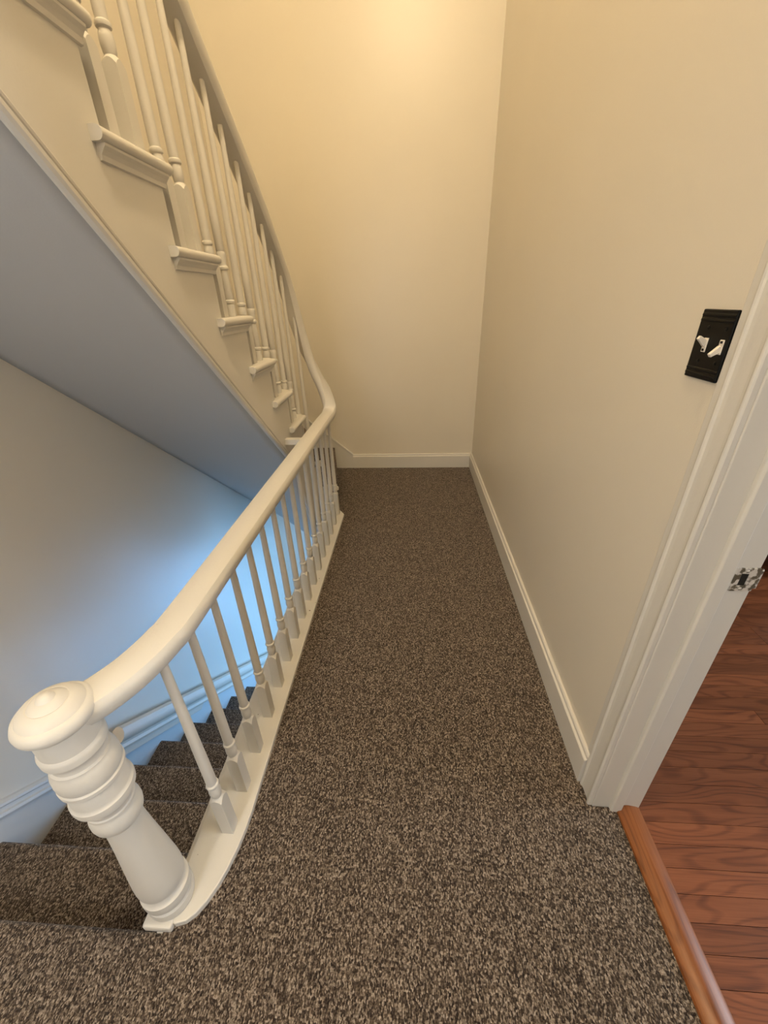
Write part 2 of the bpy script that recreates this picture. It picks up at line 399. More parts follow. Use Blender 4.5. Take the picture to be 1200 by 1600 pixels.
# ------------------------------------------------------------------ door frame
door = struct(empty('door_1'), 'white painted door frame without its door')
def casing_side(y_in, y_out, name='casing'):
    s = 1 if y_out > y_in else -1
    w = abs(y_out - y_in)
    # (distance from opening, projection from wall)
    pf = [(0, 0), (0, 0.010), (0.002, 0.014), (0.006, 0.015), (0.010, 0.013), (0.013, 0.0095), (0.022, 0.0085), (0.048, 0.0085), (0.056, 0.0095), (0.059, 0.012), (0.063, 0.0135), (0.067, 0.012), (0.069, 0.004), (w, 0.003), (w, 0)]
    pts = [(XR - p, y_in + s * q) for q, p in pf]
    return MB().prism(pts, 'z', 0.0, DZ + 0.10).obj(name, TRIM, door, bevel=0.0015)
casing_side(DY1 + 0.003, DY1 + 0.0985); casing_side(DY0, DY0 - 0.0985)
pfh = [(0, 0), (0, 0.010), (0.006, 0.015), (0.013, 0.0095), (0.048, 0.0085), (0.063, 0.0135), (0.069, 0.004), (0.08, 0)]
MB().prism([(XR - p, DZ + q) for q, p in pfh], 'y', DY0 - 0.08, DY1 + 0.08).obj('casing', TRIM, door, bevel=0.0015)
MB().box(XR + 0.0, XR + WT, DY1, DY1 + 0.02, 0.0, DZ + 0.02).obj('jamb', TRIM, door, bevel=0.002)
MB().box(XR + 0.0, XR + WT, DY0 - 0.02, DY0, 0.0, DZ + 0.02).obj('jamb', TRIM, door, bevel=0.002)
MB().box(XR + 0.0, XR + WT, DY0, DY1, DZ, DZ + 0.02).obj('jamb', TRIM, door, bevel=0.002)
stop = [(0.050, 0), (0.050, 0.009), (0.054, 0.013), (0.080, 0.013), (0.084, 0.009), (0.084, 0)]
MB().prism([(XR + a, DY1 - b) for a, b in stop], 'z', 0.0, DZ).obj('door_stop', TRIM, door, bevel=0.001)
MB().prism([(XR + a, DY0 + b) for a, b in stop], 'z', 0.0, DZ).obj('door_stop', TRIM, door, bevel=0.001)
th = [(0.638, 0.0), (0.640, 0.006), (0.646, 0.010), (0.667, 0.0155), (0.671, 0.0160), (0.676, 0.0155), (0.700, 0.009), (0.709, 0.004), (0.710, 0.0)]
MB().prism(th, 'y', DY0, DY1, True).obj('threshold', THRESH, door)['label'] = 'orange-brown wooden threshold strip'
sp = MB(); px0, px1, pz0, pz1 = 0.664, 0.709, 0.860, 0.918
sp.box(px0, px0 + 0.012, DY1 - 0.0025, DY1 + 0.001, pz0, pz1).box(px0 + 0.027, px1, DY1 - 0.0025, DY1 + 0.001, pz0, pz1)
sp.box(px0 + 0.012, px0 + 0.027, DY1 - 0.0025, DY1 + 0.001, pz0, pz0 + 0.014).box(px0 + 0.012, px0 + 0.027, DY1 - 0.0025, DY1 + 0.001, pz1 - 0.014, pz1)
sp.prism([(px1, DY1 - 0.0025), (px1 + 0.008, DY1 - 0.001), (px1 + 0.012, DY1 + 0.005), (px1 + 0.010, DY1 + 0.006), (px1 + 0.007, DY1 + 0.001), (px1, DY1)], 'z', pz0 + 0.006, pz1 - 0.006)
so = sp.obj('strike_plate', STRIKE, door, bevel=0.0008); so['label'] = 'paint-smeared metal strike plate'
MB().box(px0 + 0.012, px0 + 0.027, DY1 - 0.0006, DY1 + 0.0004, pz0 + 0.014, pz1 - 0.014).obj('latch_hole', DARKHOLE, so)
sc = MB().lathe([(0.0, -0.001), (0.0035, -0.0005), (0.004, 0.0)], n=10).mesh('screw', STRIKE)
for z_ in (pz0 + 0.007, pz1 - 0.007):
    q = instance(sc, 'screw', so, (px0 + 0.020, DY1 - 0.003, z_)); q.rotation_euler = (-math.pi / 2, 0, 0)

# ------------------------------------------------------------------ light switch
sw = empty('light_switch', (XR, 0.847, 1.325), 'black double toggle switch plate with two ivory toggles on cream wall', 'light switch')
pl = MB().box(-0.006, 0, -0.0465, 0.0465, -0.061, 0.061)
pl.obj('plate', BLACK, sw, bevel=0.002)
for zz in (0.052, 0.043, -0.052, -0.043):
    MB().prism([(-0.0055, zz - 0.0035), (-0.0072, zz - 0.002), (-0.0076, zz), (-0.0072, zz + 0.002), (-0.0055, zz + 0.0035)], 'y', -0.0460, 0.0435).obj('ridge', BLACK, sw)
for yy, sgn in ((0.0115, 1), (-0.0325, -1)):
    t = MB().box(-0.0075, -0.005, yy - 0.0055, yy + 0.0055, -0.0125, 0.0125).obj('toggle_surround', IVORY, sw, bevel=0.0008)
    lev = MB()
    tip = Vector((-0.022, yy, 0.014 * sgn)); root = Vector((-0.006, yy, 0.002 * sgn))
    dr = (tip - root).normalized(); sd = Vector((0, 1, 0)); un = dr.cross(sd)
    vs = []
    for p, w, h in ((root, 0.0036, 0.0062), (root.lerp(tip, 0.55), 0.0036, 0.0045), (tip, 0.0034, 0.0035)):
        vs += [p + sd * w + un * h, p - sd * w + un * h, p - sd * w - un * h, p + sd * w - un * h]
    lev.add(vs, [(0, 1, 2, 3), (11, 10, 9, 8)] + [(r * 4 + k, r * 4 + 4 + k, r * 4 + 4 + (k + 1) % 4, r * 4 + (k + 1) % 4) for r in (0, 1) for k in range(4)])
    lev.obj('toggle', IVORY, sw, bevel=0.001)
    MB().box(-0.0079, -0.0074, yy - 0.003, yy + 0.003, -0.0085 * sgn - 0.002, -0.0085 * sgn + 0.002).obj('toggle_gap', DARKHOLE, t)
scr = MB().lathe([(0.0035, 0.0), (0.0033, 0.001), (0.002, 0.0016), (0.0, 0.0017)], n=12).mesh('screw', BLACK)
for yy in (0.0165, -0.0315):
    for zz in (0.030, -0.028):
        q = instance(scr, 'screw', sw, (-0.006, yy, zz)); q.rotation_euler = (0, -math.pi / 2, 0)

# ------------------------------------------------------------------ stairs going down
down = empty('staircase', (XL, Y0, 0), 'carpeted stairs going down between the left wall and the balustrade', 'stairs')
down_off = Vector((XL, Y0, 0))
def steppts(front, riser_back, top, bottom):
    rr = 0.016
    pts = [(riser_back, top), (front - rr, top)]
    for i in range(1, 9):
        a = math.pi / 2 - i * math.pi / 8
        pts.append((front - rr + rr * math.cos(a), top - rr + rr * math.sin(a)))
    pts += [(front - 0.026, top - 2 * rr), (front - 0.026, bottom), (riser_back, bottom)]
    return pts
for k in range(1, 12):
    fr_ = Y0 + k * G1; rb = Y0 + (k - 1) * G1 - 0.040; tp = -k * R1
    bt = max(tp - R1, ZLOW)
    st = MB().prism([(a - Y0, b) for a, b in steppts(fr_, rb, tp, bt)], 'x', 0.0, KX0 - 0.02 - XL)
    st.obj('step', CARPET, down)
MB().box(0, KX0 - 0.02 - XL, 11 * G1 - 0.04, YB - Y0, -12 * R1 - 0.16, -12 * R1).obj('quarter_landing', CARPET, down)
# closed side below the open flight
sd_ = MB().prism([(0.2, -0.30), (11 * G1, -11 * R1 - 0.02), (11 * G1, ZLOW), (0.2, ZLOW)], 'x', KX0 - XL - 0.019, KX0 - XL + 0.0)
sd_.obj('side_panel', TRIM, down)
# skirting on the left wall
slope1 = -R1 / G1
def nose1(y): return (y - Y0) * slope1
m = MB()
m.prism([(Y0 - 0.10, 0.0), (Y0 - 0.10, 0.085 - 0.10 * slope1), (3.5, nose1(3.5) + 0.085), (3.5, nose1(3.5) - 0.25), (Y0 + 0.1, -0.3)], 'x', XL, XL + 0.014)
m.prism([(YF, 0.0), (YF, 0.12), (Y0 - 0.10, 0.12), (Y0 - 0.10, 0.0)], 'x', XL, XL + 0.014)
ca = math.atan(R1 / G1); c_ = math.cos(ca)
cap2 = [(0.0, 0.085 * c_), (0.014, 0.085 * c_), (0.014, 0.089 * c_), (0.022, 0.094 * c_), (0.027, 0.108 * c_), (0.024, 0.120 * c_), (0.015, 0.124 * c_), (0.014, 0.140 * c_), (0.022, 0.150 * c_), (0.020, 0.160 * c_), (0.010, 0.168 * c_), (0.0, 0.170 * c_)]
m.sweep([(a, b) for a, b in cap2], [(XL, Y0 - 0.10, 0.10 * -slope1), (XL, 1.02, nose1(1.02))], False)
struct(m.obj('trim_3', TRIM), 'white moulded skirting following the downward stairs')

# handrail fixed low on the left wall
hr = empty('stair_handrail', (XL, 1.0, nose1(1.0)), 'white moulded handrail fixed to the left wall along the downward stairs', 'handrail')
def hoff(y, n): return (0, y - 1.0, nose1(y) - nose1(1.0) + 0)
hp = [(0.030, 0.092), (0.058, 0.092), (0.062, 0.104), (0.056, 0.118), (0.058, 0.130), (0.072, 0.142), (0.080, 0.160), (0.078, 0.182), (0.066, 0.200), (0.050, 0.206), (0.034, 0.202), (0.022, 0.188), (0.018, 0.160), (0.022, 0.130)]
MB().sweep(hp, [hoff(0.97, 0), hoff(2.0, 0), hoff(3.45, 0)], True).obj('rail', RAILWARM, hr)
bp_ = MB(); yb0, yb1 = 0.98, 1.60
def q_(y, n):
    a = hoff(y, 0); return (a[1] + n * math.sin(ca), a[2] + n * math.cos(ca))
bp_.prism([q_(yb0, 0.055), q_(yb0, 0.14), q_(yb1 + 0.05, 0.14), q_(yb1 + 0.03, 0.095), q_(yb1, 0.085), q_(yb1 - 0.02, 0.055)], 'x', 0.0, 0.050)
bp_.obj('mounting_board', RAILWARM, hr, bevel=0.002)
for yy in (1.9, 2.6, 3.2):
    p_ = q_(yy, 0.13)
    MB().box(0, 0.04, p_[0] - 0.03, p_[0] + 0.03, p_[1] - 0.03, p_[1] + 0.03).obj('bracket', TRIM, hr, bevel=0.003)

# ------------------------------------------------------------------ stairs going up
ups = empty('staircase.001', (0, 0, 0), 'white painted winding stairs going up with curved stringer and bracketed treads', 'stairs')
def yf(k): return 2.50 - G2 * (k - 4)            # front nosing of straight steps
def riser_y(k): return yf(k) - 0.035
def zb(y):                                       # lower edge of the stringer
    T = [(2.15, 1.445 - 0.88 * (2.15 - 1.204)), (2.23, 0.505), (2.27, 0.42), (2.30, 0.32), (2.34, 0.25), (2.40, 0.17), (2.45, 0.05), (2.52, -0.10), (2.62, -0.24)]
    if y <= 2.15: return 1.445 - 0.88 * (y - 1.204)
    for (a, za), (b, zb_) in zip(T, T[1:]):
        if y <= b: return za + (zb_ - za) * (y - a) / (b - a)
    return -0.24
NTOP = 15
AC, AR = (-0.62, 2.62), 0.075                    # axis and radius of the rounded well end
def arc(t, r=AR): return (AC[0] - r * math.cos(t), AC[1] + r * math.sin(t))
D = math.radians
RI = {1: arc(D(138)), 2: arc(D(64)), 3: arc(D(20))}
RWALL = {1: (-0.755, YB), 2: (-1.03, YB), 3: (-1.32, YB), 4: (XL, 3.22), 5: (XL, 2.78), 6: (XL, 2.40), 7: (XL, 2.05), 8: (XL, 1.72)}
for k in range(4, NTOP + 1):
    RI[k] = (XS, riser_y(k))
    if k > 8: RWALL[k] = (XL, max(riser_y(k), riser_y(k)))
def tread_poly(k, inset=0.0, over=0.030, nose=0.035):
    a, w = Vector(RI[k]), Vector(RWALL[k]); a2, w2 = Vector(RI[k + 1]), Vector(RWALL[k + 1])
    dirv = (w - a).normalized(); nrm = Vector((-dirv.y, dirv.x))
    if nrm.dot(a2 + w2 - a - w) > 0: nrm = -nrm           # towards the lower step
    pts = []
    return a, w, a2, w2, nrm
# --- treads
def half_round(front, backy, top, th=0.028):
    pts = [(backy, top), (front - 0.014, top)]
    for i in range(1, 8):
        a = math.pi / 2 - i * math.pi / 8
        pts.append((front - 0.014 + 0.014 * math.cos(a), top - 0.014 + 0.014 * math.sin(a)))
    return pts + [(front - 0.014, top - th), (backy, top - th)]
XN = XS + 0.030
for k in range(4, NTOP):
    top = R2 * k; f_ = yf(k); t = MB()
    # board (skewed towards the wall on the winding steps)
    dw = RWALL[k][1] - riser_y(k); db = RWALL[k + 1][1] - riser_y(k + 1)
    b0 = riser_y(k + 1) - 0.01
    vs = [(XS - 0.001, f_ - 0.0, top), (XL, f_ + dw, top), (XL, b0 + db, top), (XS - 0.001, b0, top)]
    if k == 4: vs = [(XS - 0.001, f_, top), (XL, YB - 0.3, top), (XL, b0 + db, top), (XS - 0.001, b0, top)]
    lo = [(x, y, top - 0.028) for x, y, z in vs]
    t.add(vs + lo, [(0, 1, 2, 3), (7, 6, 5, 4), (0, 4, 5, 1), (1, 5, 6, 2), (2, 6, 7, 3), (3, 7, 4, 0)])
    # rounded return nosing along the open end, running past the next riser
    yb_ = f_ - 0.30
    nz = [(XN - 0.016, top)] + [(XN - 0.014 + 0.014 * math.sin(i * math.pi / 8), top - 0.014 + 0.014 * math.cos(i * math.pi / 8)) for i in range(9)] + [(XS - 0.001, top - 0.028), (XS - 0.001, top)]
    t.prism(nz, 'y', yb_, f_ - 0.008, True)
    t.lathe([(0.0, -0.014), (0.008, -0.012), (0.012, -0.008), (0.014, 0), (0.012, 0.008), (0.008, 0.012), (0, 0.014)], XN - 0.014, f_ - 0.012, top - 0.014, 16)
    to = t.obj('tread', TRIM, ups)
    cv = [(XS - 0.001, top - 0.028), (XN - 0.008, top - 0.028), (XN - 0.009, top - 0.033), (XS + 0.014, top - 0.040), (XS + 0.008, top - 0.048), (XS + 0.006, top - 0.058), (XS - 0.001, top - 0.060)]
    if k >= 6: MB().prism(cv, 'y', yb_ + 0.012, f_ - 0.022).obj('cove_moulding', TRIM, to)
    else: MB().prism(cv[:2] + [(XS + 0.010, top - 0.036), (XS - 0.001, top - 0.040)], 'y', yb_ + 0.02, f_ - 0.03).obj('cove_moulding', TRIM, to)
    # carpet pad on the tread
    def lerpx(x, y0, dy): return y0 + dy * (XN - x) / (XN - XL)
    cp = [(-0.88, lerpx(-0.88, f_ - 0.01, dw)), (-1.34, lerpx(-1.34, f_ - 0.01, dw)), (-1.34, lerpx(-1.34, b0 + 0.02, db)), (-0.88, lerpx(-0.88, b0 + 0.02, db))]
    MB().prism(cp, 'z', top - 0.001, top + 0.008).obj('carpet_pad', CARPET, to)
    # riser
    rr_ = MB(); a = Vector(RI[k]); w = Vector(RWALL[k])
    nn = Vector((-(w - a).y, (w - a).x)).normalized() * 0.018
    if nn.y > 0: nn = -nn
    a0_ = a + Vector((-0.003, 0)); q4 = [tuple(a0_), tuple(w), tuple(w + nn), tuple(a0_ + nn)]
    rr_.prism(q4, 'z', top - R2, top - 0.028); rr_.obj('riser', TRIM, ups)
# --- the three winders round the well end
for k in (1, 2, 3):
    top = R2 * k
    a, w, a2, w2 = Vector(RI[k]), Vector(RWALL[k]), Vector(RI[k + 1]), Vector(RWALL[k + 1])
    ang = {1: (138, 64), 2: (64, 20), 3: (20, 0)}[k]
    nm = (w - a).normalized(); nm = Vector((nm.y, -nm.x)); nm = nm if nm.x > 0 else -nm
    inner = [arc(D(ang[0] + (ang[1] - ang[0]) * i / 6), AR - 0.016) for i in range(7)]
    if k == 3: inner += [(XN, yf(4) - 0.02)]
    outer = [tuple(w2)] + ([(XL, YB)] if k == 3 else []) + [tuple(w + nm * 0.03)]
    poly = inner + outer + [tuple(a + nm * 0.03)]
    to = MB().prism(poly, 'z', top - 0.028, top).obj('tread', TRIM, ups, bevel=0.009, seg=3)
    cin = [arc(D(ang[0] + (ang[1] - ang[0]) * i / 6), AR + 0.035) for i in range(7)]
    a_, w_ = a.lerp(w, 0.09) + nm * 0.036, w + nm * 0.036
    cpoly = ([tuple(a.lerp(w, 0.05) + nm * 0.034)] + cin + ([(XS - 0.06, riser_y(4) + 0.03)] if k == 3 else []) + [tuple(w2)] + ([(XL + 0.02, YB)] if k == 3 else []) + [tuple(w_)])
    MB().prism(cpoly, 'z', top - 0.006, top + 0.008).obj('carpet_pad', CARPET, to)
    # carpeted riser
    rr_ = MB(); nn = -nm * 0.018
    rr_.prism([tuple(a), tuple(w), tuple(w + nn), tuple(a + nn)], 'z', top - R2 if k > 1 else 0.0, top - 0.028); rr_.obj('riser', CARPET if k > 0 else TRIM, ups)
# --- stringer: straight face cut under each tread, then curved round the well
s = MB()
for k in range(4, NTOP):
    ya, yb2 = riser_y(k + 1), riser_y(k)
    n = 8
    for i in range(n):
        y0_, y1_ = ya + (yb2 - ya) * i / n, ya + (yb2 - ya) * (i + 1) / n
        tz = R2 * k - 0.028
        vs = [(XS, y0_, zb(y0_)), (XS, y1_, zb(y1_)), (XS, y1_, tz), (XS, y0_, tz)]
        bk = [(XS - 0.03, y, z) for x, y, z in vs]
        fs = [(0, 1, 2, 3), (7, 6, 5, 4), (0, 4, 5, 1), (2, 6, 7, 3)]
        if i == 0: fs.append((0, 3, 7, 4))
        if i == n - 1: fs.append((1, 5, 6, 2))
        s.add(vs + bk, fs)
s.obj('stringer', TRIM, ups)
s = MB()
path = [(XS, riser_y(4) + (2.62 - riser_y(4)) * i / 5) for i in range(6)] + [arc(D(i * 10)) for i in range(1, 19)]
def ztop(i):
    if i <= 5: return R2 * 3 - 0.028
    t = (i - 5) * 10
    return (R2 * 3 if t <= 20 else R2 * 2 if t <= 64 else R2 if t <= 138 else 0.03) - 0.028
for i in range(len(path) - 1):
    (x0, y0_), (x1, y1_) = path[i], path[i + 1]
    z0, z1 = (zb(y0_) if i <= 5 else -0.30), (zb(y1_) if i < 5 else -0.30)
    tz = ztop(i + 1)
    def off(x, y):
        if y <= AC[1] and x < AC[0]: return (x - 0.02, y)
        vv = Vector((x - AC[0], y - AC[1])); vv = vv.normalized() * 0.02; return (x + vv.x, y + vv.y)
    o0, o1 = off(x0, y0_), off(x1, y1_)
    vs = [(x0, y0_, z0), (x1, y1_, z1), (x1, y1_, tz), (x0, y0_, tz), (o0[0], o0[1], z0), (o1[0], o1[1], z1), (o1[0], o1[1], tz), (o0[0], o0[1], tz)]
    s.add(vs, [(0, 1, 2, 3), (7, 6, 5, 4), (0, 4, 5, 1), (2, 6, 7, 3), (0, 3, 7, 4), (1, 5, 6, 2)], True)
s.obj('well_string', TRIM, ups)
# rounded bead along the lower edge of the stringer
bead = [(0.013 * math.cos(a), 0.013 * math.sin(a)) for a in [i * math.pi / 5 for i in range(10)]]
ypts = [0.2, 0.6, 1.0, 1.4, 1.8, 2.1, 2.15, 2.19, 2.23, 2.27, 2.30, 2.34, 2.40, 2.45, 2.52, 2.60]
MB().sweep(bead, [(XS - 0.004, y, zb(y)) for y in ypts], True, (1, 0, 0)).obj('edge_bead', TRIM, ups)
bead2 = [(0.006 * math.cos(a), 0.006 * math.sin(a)) for a in [i * math.pi / 4 for i in range(8)]]
MB().sweep(bead2, [(XS, y, zb(y) + 0.026) for y in ypts[:6]], True, (1, 0, 0)).obj('edge_bead', TRIM, ups)
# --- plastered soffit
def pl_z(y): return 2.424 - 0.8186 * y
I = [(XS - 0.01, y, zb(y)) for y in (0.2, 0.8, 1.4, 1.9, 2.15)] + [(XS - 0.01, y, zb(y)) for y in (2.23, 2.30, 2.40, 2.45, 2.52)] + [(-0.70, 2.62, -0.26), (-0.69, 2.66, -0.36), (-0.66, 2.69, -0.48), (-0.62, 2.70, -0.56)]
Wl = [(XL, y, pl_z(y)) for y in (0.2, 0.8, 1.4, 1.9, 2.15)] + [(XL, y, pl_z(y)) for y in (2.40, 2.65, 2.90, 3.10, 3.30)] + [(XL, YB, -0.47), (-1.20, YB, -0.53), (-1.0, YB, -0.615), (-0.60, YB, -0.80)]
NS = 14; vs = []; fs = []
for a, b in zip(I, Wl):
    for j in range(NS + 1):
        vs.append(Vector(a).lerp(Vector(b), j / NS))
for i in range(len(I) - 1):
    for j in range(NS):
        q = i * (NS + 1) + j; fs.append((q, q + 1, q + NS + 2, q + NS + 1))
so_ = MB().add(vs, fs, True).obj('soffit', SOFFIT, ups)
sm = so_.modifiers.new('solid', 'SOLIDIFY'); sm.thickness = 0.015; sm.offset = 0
# --- brace from stringer to the landing handrail
br = MB().box(XS - 0.002, -0.545, 2.085, 2.125, 0.728, 0.758)
# ------------------------------------------------------------------ balustrade (one continuous handrail)
rail = empty('balustrade', (-0.547, 0.43, 0), 'white balustrade with turned newel post and continuous handrail curving up the stairs', 'railing')
ro = Vector((-0.547, 0.43, 0))
def rel(p): return (p[0] - ro.x, p[1] - ro.y, p[2] - ro.z)
NX, NY = -0.641, 0.4246
MB().box(XS - 0.002 - ro.x, -0.548 - ro.x, 2.085 - ro.y, 2.125 - ro.y, 0.725, 0.755).obj('brace', TRIM, rail, bevel=0.001)['label'] = 'square wooden brace bar'
# base rail with a rounded near end
kp = [(KX0, 0.42), (KX0, 2.60), (-0.575, 2.68), (-0.545, 2.665), (KX1, 2.59), (KX1, 0.64)]
for i in range(1, 8):
    a = i * math.pi / 16
    kp.append((KX1 - 0.105 * (1 - math.cos(a)), 0.64 - 0.27 * math.sin(a)))
kp.append((KX1 - 0.11, 0.368)); kp.append((KX0 + 0.02, 0.372))
def specked():
    m_ = TRIM.copy(); m_.name = 'specked_trim_paint'; nt = m_.node_tree; b = nt.nodes['Principled BSDF']
    tc = nd(nt, 'ShaderNodeTexCoord'); vo = nd(nt, 'ShaderNodeTexVoronoi'); vo.inputs['Scale'].default_value = 34.0
    nt.links.new(tc.outputs['Object'], vo.inputs['Vector'])
    sp_ = nd(nt, 'ShaderNodeSeparateColor'); nt.links.new(vo.outputs['Color'], sp_.inputs[0])
    th_ = nd(nt, 'ShaderNodeMath', operation='MULTIPLY'); th_.inputs[1].default_value = 0.13; nt.links.new(sp_.outputs[0], th_.inputs[0])
    lt = nd(nt, 'ShaderNodeMath', operation='LESS_THAN'); nt.links.new(vo.outputs['Distance'], lt.inputs[0]); nt.links.new(th_.outputs[0], lt.inputs[1])
    gt = nd(nt, 'ShaderNodeMath', operation='GREATER_THAN'); gt.inputs[1].default_value = 0.72; nt.links.new(sp_.outputs[1], gt.inputs[0])
    fm = nd(nt, 'ShaderNodeMath', operation='MULTIPLY'); nt.links.new(lt.outputs[0], fm.inputs[0]); nt.links.new(gt.outputs[0], fm.inputs[1])
    old = b.inputs['Base Color'].links[0].from_socket
    mx = nd(nt, 'ShaderNodeMix', data_type='RGBA'); mx.inputs[7].default_value = (0.16, 0.12, 0.08, 1)
    nt.links.new(fm.outputs[0], mx.inputs[0]); nt.links.new(old, mx.inputs[6]); nt.links.new(mx.outputs[2], b.inputs['Base Color'])
    return m_
MB().prism([(x - ro.x, y - ro.y) for x, y in kp], 'z', -0.02, KZ).obj('base_rail', specked(), rail, bevel=0.003)
bs = [(-0.575, 0.47), (-0.575, 0.585), (-0.555, 0.64), (KX1 + 0.003 - 0.004, 0.64)] 
# newel post
nprof = [(0.050, 0.012), (0.0555, 0.020), (0.0580, 0.034), (0.0560, 0.048), (0.0510, 0.053), (0.0510, 0.058), (0.0545, 0.060), (0.0585, 0.070), (0.0590, 0.082), (0.0585, 0.098), (0.0545, 0.100), (0.0500, 0.106), (0.0480, 0.114), (0.0480, 0.120),
         (0.0530, 0.122), (0.0556, 0.134), (0.0564, 0.150), (0.0556, 0.172), (0.0525, 0.215), (0.048, 0.275), (0.0432, 0.335), (0.0400, 0.385), (0.0385, 0.420), (0.0385, 0.431),
         (0.0440, 0.434), (0.0488, 0.442), (0.0510, 0.455), (0.0505, 0.468), (0.0470, 0.480), (0.0440, 0.485), (0.0440, 0.490), (0.0475, 0.491), (0.0475, 0.497), (0.0455, 0.500), (0.0465, 0.508), (0.0500, 0.515), (0.0540, 0.521), (0.0540, 0.528),
         (0.0585, 0.530), (0.0595, 0.538), (0.0590, 0.547), (0.0560, 0.550), (0.0545, 0.556), (0.0550, 0.580), (0.0530, 0.584), (0.0530, 0.590), (0.0560, 0.594), (0.0592, 0.598), (0.0592, 0.606), (0.0560, 0.609),
         (0.0578, 0.614), (0.0586, 0.626), (0.0575, 0.640), (0.0545, 0.651), (0.0520, 0.656), (0.0520, 0.661), (0.0478, 0.664), (0.0475, 0.672), (0.0500, 0.680), (0.0530, 0.686),
         (0.0556, 0.689), (0.0560, 0.702), (0.0545, 0.707), (0.0510, 0.711), (0.0505, 0.740), (0.0505, 0.762)]
cprof = [(0.049, 0.760), (0.058, 0.764), (0.0640, 0.772), (0.0650, 0.781), (0.0615, 0.790), (0.0560, 0.795), (0.0535, 0.7955), (0.0500, 0.8015), (0.0400, 0.8085), (0.0330, 0.8110), (0.0310, 0.8105), (0.0270, 0.8150), (0.0180, 0.8195), (0.0150, 0.8200), (0.0120, 0.8255), (0.0060, 0.8290), (0.0, 0.8298)]
nw = MB().lathe(nprof, NX - ro.x, NY - ro.y, 0, 48).obj('newel_post', TRIM, rail)
MB().lathe(cprof, NX - ro.x, NY - ro.y, 0, 48).obj('newel_cap', TRIM, nw)
MB().box(NX - ro.x - 0.047, NX - ro.x + 0.030, NY - ro.y - 0.068, NY - ro.y + 0.040, -0.004, 0.022).obj('newel_base', TRIM, nw, bevel=0.006)
# handrail path
RZ = 0.752; RX = -0.547
def catmull(P, n=8):
    P = [Vector(p) for p in P]; out = []
    for i in range(len(P) - 1):
        p0, p1, p2, p3 = P[max(i - 1, 0)], P[i], P[i + 1], P[min(i + 2, len(P) - 1)]
        for j in range(n):
            t = j / n
            out.append(0.5 * ((2 * p1) + (-p0 + p2) * t + (2 * p0 - 5 * p1 + 4 * p2 - p3) * t * t + (-p0 + 3 * p1 - 3 * p2 + p3) * t ** 3))
    return out + [P[-1]]
ctrl = [(-0.628, 0.445, RZ), (-0.600, 0.480, RZ), (-0.571, 0.540, RZ), (-0.553, 0.620, RZ), (RX, 0.72, RZ), (RX, 1.3, RZ), (RX, 1.9, RZ), (RX, 2.36, RZ), (RX + 0.002, 2.50, RZ), (-0.540, 2.585, RZ + 0.006), (-0.541, 2.640, RZ + 0.045),
        (-0.580, 2.676, RZ + 0.155), (-0.622, 2.686, RZ + 0.245), (-0.660, 2.682, RZ + 0.345), (-0.690, 2.660, RZ + 0.480), (-0.711, 2.620, RZ + 0.640), (-0.722, 2.560, RZ + 0.780), (-0.725, 2.46, RZ + 0.895), (-0.725, 2.30, 1.800), (-0.725, 2.10, 1.965), (-0.725, 1.80, 2.195), (-0.725, 1.40, 2.51), (-0.725, 0.9, 2.93), (-0.725, 0.3, 3.46)]
rp_ = catmull(ctrl, 8)
rprof = [(-0.030, -0.020), (0.030, -0.020), (0.037, -0.013), (0.042, -0.002), (0.0445, 0.010), (0.043, 0.022), (0.036, 0.031), (0.021, 0.0365), (0.0, 0.038), (-0.021, 0.0365), (-0.036, 0.031), (-0.043, 0.022), (-0.0445, 0.010), (-0.042, -0.002), (-0.037, -0.013)]
MB().sweep(rprof, [rel(p) for p in rp_]).obj('handrail', TRIM, rail)
def rail_under(x, y):
    best = min(rp_, key=lambda p: (p.x - x) ** 2 + (p.y - y) ** 2)
    return best.z
# landing balusters
def block_baluster(h, hb, half, rb, rt, n=16):
    """square foot with lamb's-tongue top, ball, ring, tapered shaft; z=0 at the foot"""
    b = MB()
    # square foot: four faces with arched tops
    N = 6
    for q in range(4):
        ca_, sa_ = math.cos(q * math.pi / 2), math.sin(q * math.pi / 2)
        def rot(x, y, z): return (x * ca_ - y * sa_, x * sa_ + y * ca_, z)
        low = [rot(half, -half + 2 * half * i / N, 0) for i in range(N + 1)]
        topz = [hb - 0.016 * (abs(2 * i / N - 1) ** 0 * (1 - (2 * i / N - 1) ** 2)) if False else hb - 0.014 * (2 * i / N - 1) ** 2 for i in range(N + 1)]
        # arch: corners reach up, the middle of each face dips
        topz = [hb - 0.013 * (1 - (2 * i / N - 1) ** 2) * -1 - 0.013 for i in range(N + 1)]
        hi = [rot(half, -half + 2 * half * i / N, topz[i]) for i in range(N + 1)]
        b.add(low + hi, [(i, i + 1, N + 2 + i, N + 1 + i) for i in range(N)])
        ring = []
        for i in range(N + 1):
            a = -math.pi / 4 + (math.pi / 2) * i / N
            ring.append(rot(rb * 0.92 * math.cos(a), rb * 0.92 * math.sin(a), hb + 0.006))
        b.add(hi + ring, [(i, i + 1, N + 2 + i, N + 1 + i) for i in range(N)], False)
    b.add([(half, half, 0), (-half, half, 0), (-half, -half, 0), (half, -half, 0)], [(0, 1, 2, 3)])
    z = hb + 0.006
    b.lathe([(rb * 0.92, 0), (rb * 1.06, 0.006), (rb * 1.16, 0.018), (rb * 1.16, 0.028), (rb * 1.02, 0.040), (rb * 0.88, 0.045), (rb * 1.18, 0.048), (rb * 1.26, 0.0525), (rb * 1.18, 0.057), (rb * 0.95, 0.060),
             (rb, 0.075), (rb * 0.98, 0.15), (rt, h - z)], 0, 0, z, n)
    return b
foot = KZ - 0.001
gb = block_baluster(RZ - 0.016 - foot, 0.176, 0.0175, 0.0142, 0.0100).mesh('baluster', TRIM)
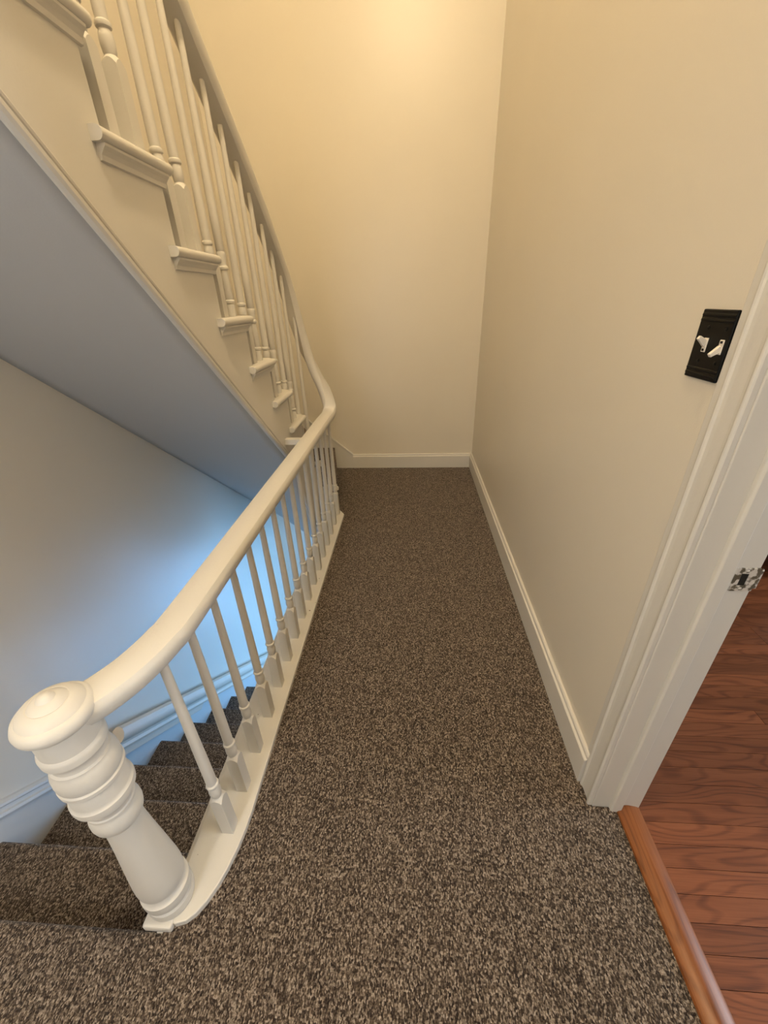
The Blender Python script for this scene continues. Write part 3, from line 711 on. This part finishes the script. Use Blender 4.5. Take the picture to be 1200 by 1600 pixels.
ys = [0.585, 0.700, 0.826] + [0.962 + 0.1345 * i for i in range(12)] + [2.592]
for i, y_ in enumerate(ys):
    yy = y_
    instance(gb, 'baluster', rail, rel((RX, yy, foot)))
# stair balusters
def vase_baluster(h, n=14):
    r = 0.0165
    return MB().lathe([(r, 0), (r, 0.042), (r * 0.82, 0.045), (r * 1.15, 0.050), (r * 1.18, 0.056), (r * 0.85, 0.061), (r * 0.98, 0.066), (r * 0.80, 0.155), (r * 0.78, 0.160), (r * 1.1, 0.164), (r * 1.14, 0.170), (r * 0.85, 0.176), (r * 0.80, 0.184), (r * 1.02, 0.205), (r * 1.05, 0.216), (r * 0.85, 0.222), (r * 0.95, 0.225), (r * 0.95, 0.35), (r * 0.56, h)], 0, 0, 0, n)
XB = -0.725
for k in range(4, NTOP - 1):
    for j, off_ in enumerate((0.078, 0.180)):
        yy = yf(k) - off_; zt = R2 * k
        h = rail_under(XB, yy) - 0.018 - zt
        if j == 0 and k <= 7: b = vase_baluster(h)
        else: b = block_baluster(h, 0.180, 0.0195, 0.0150, 0.0092)
        b.obj('baluster', TRIM, rail, rel((XB, yy, zt)))
for (x_, y_, k) in ((-0.722, 2.525, 3), (-0.700, 2.618, 2)):
    h = rail_under(x_, y_) - 0.020 - R2 * k
    block_baluster(h, 0.12, 0.0165, 0.0135, 0.0092).obj('baluster', TRIM, rail, rel((x_, y_, R2 * k)))

# ------------------------------------------------------------------ pendant lamp high in the stairwell
lamp = empty('pendant_lamp', (-0.06, 0.50, 4.25), 'white globe pendant lamp hanging high in the stairwell', 'lamp')
def emit_mat():
    m_, nt, b = new_mat('lamp_globe'); b.inputs['Base Color'].default_value = (0.9, 0.85, 0.75, 1)
    b.inputs['Emission Color'].default_value = LAMP_COLOR + (1,); b.inputs['Emission Strength'].default_value = LAMP_POWER / (math.pi * 4 * math.pi * 0.11 ** 2)
    return m_
GLOBE = emit_mat()
def dome_mat():
    m_, nt, b = new_mat('lamp_dome'); b.inputs['Base Color'].default_value = (0.9, 0.88, 0.82, 1)
    b.inputs['Emission Color'].default_value = LANDING_LAMP_COLOR + (1,); b.inputs['Emission Strength'].default_value = LANDING_LAMP_POWER / (math.pi * 0.115)
    return m_
cl = empty('ceiling_lamp', (-0.75, -1.05, 2.70), 'flush dome ceiling lamp at the near end of the landing', 'lamp')
MB().lathe([(0.155, 0.0), (0.155, -0.025), (0.145, -0.03)], n=40).obj('rim', TRIM, cl)
MB().lathe([(0.143, -0.026)] + [(0.14 * math.cos(a), -0.03 - 0.07 * math.sin(a)) for a in [i * math.pi / 20 for i in range(10)]] + [(0.0005, -0.10)], n=40).obj('dome', dome_mat(), cl)
MB().lathe([(0.11 * math.sin(math.pi * i / 16) + 0.0001, -0.11 * math.cos(math.pi * i / 16)) for i in range(17)], n=32).obj('globe', GLOBE, lamp)
MB().lathe([(0.045, 0.10), (0.045, 0.14), (0.01, 0.16), (0.004, 0.17), (0.004, 0.72), (0.05, 0.73), (0.06, 0.75)], n=20).obj('stem', plain('lamp_brass', (0.35, 0.25, 0.12), 0.35, 0.9), lamp)
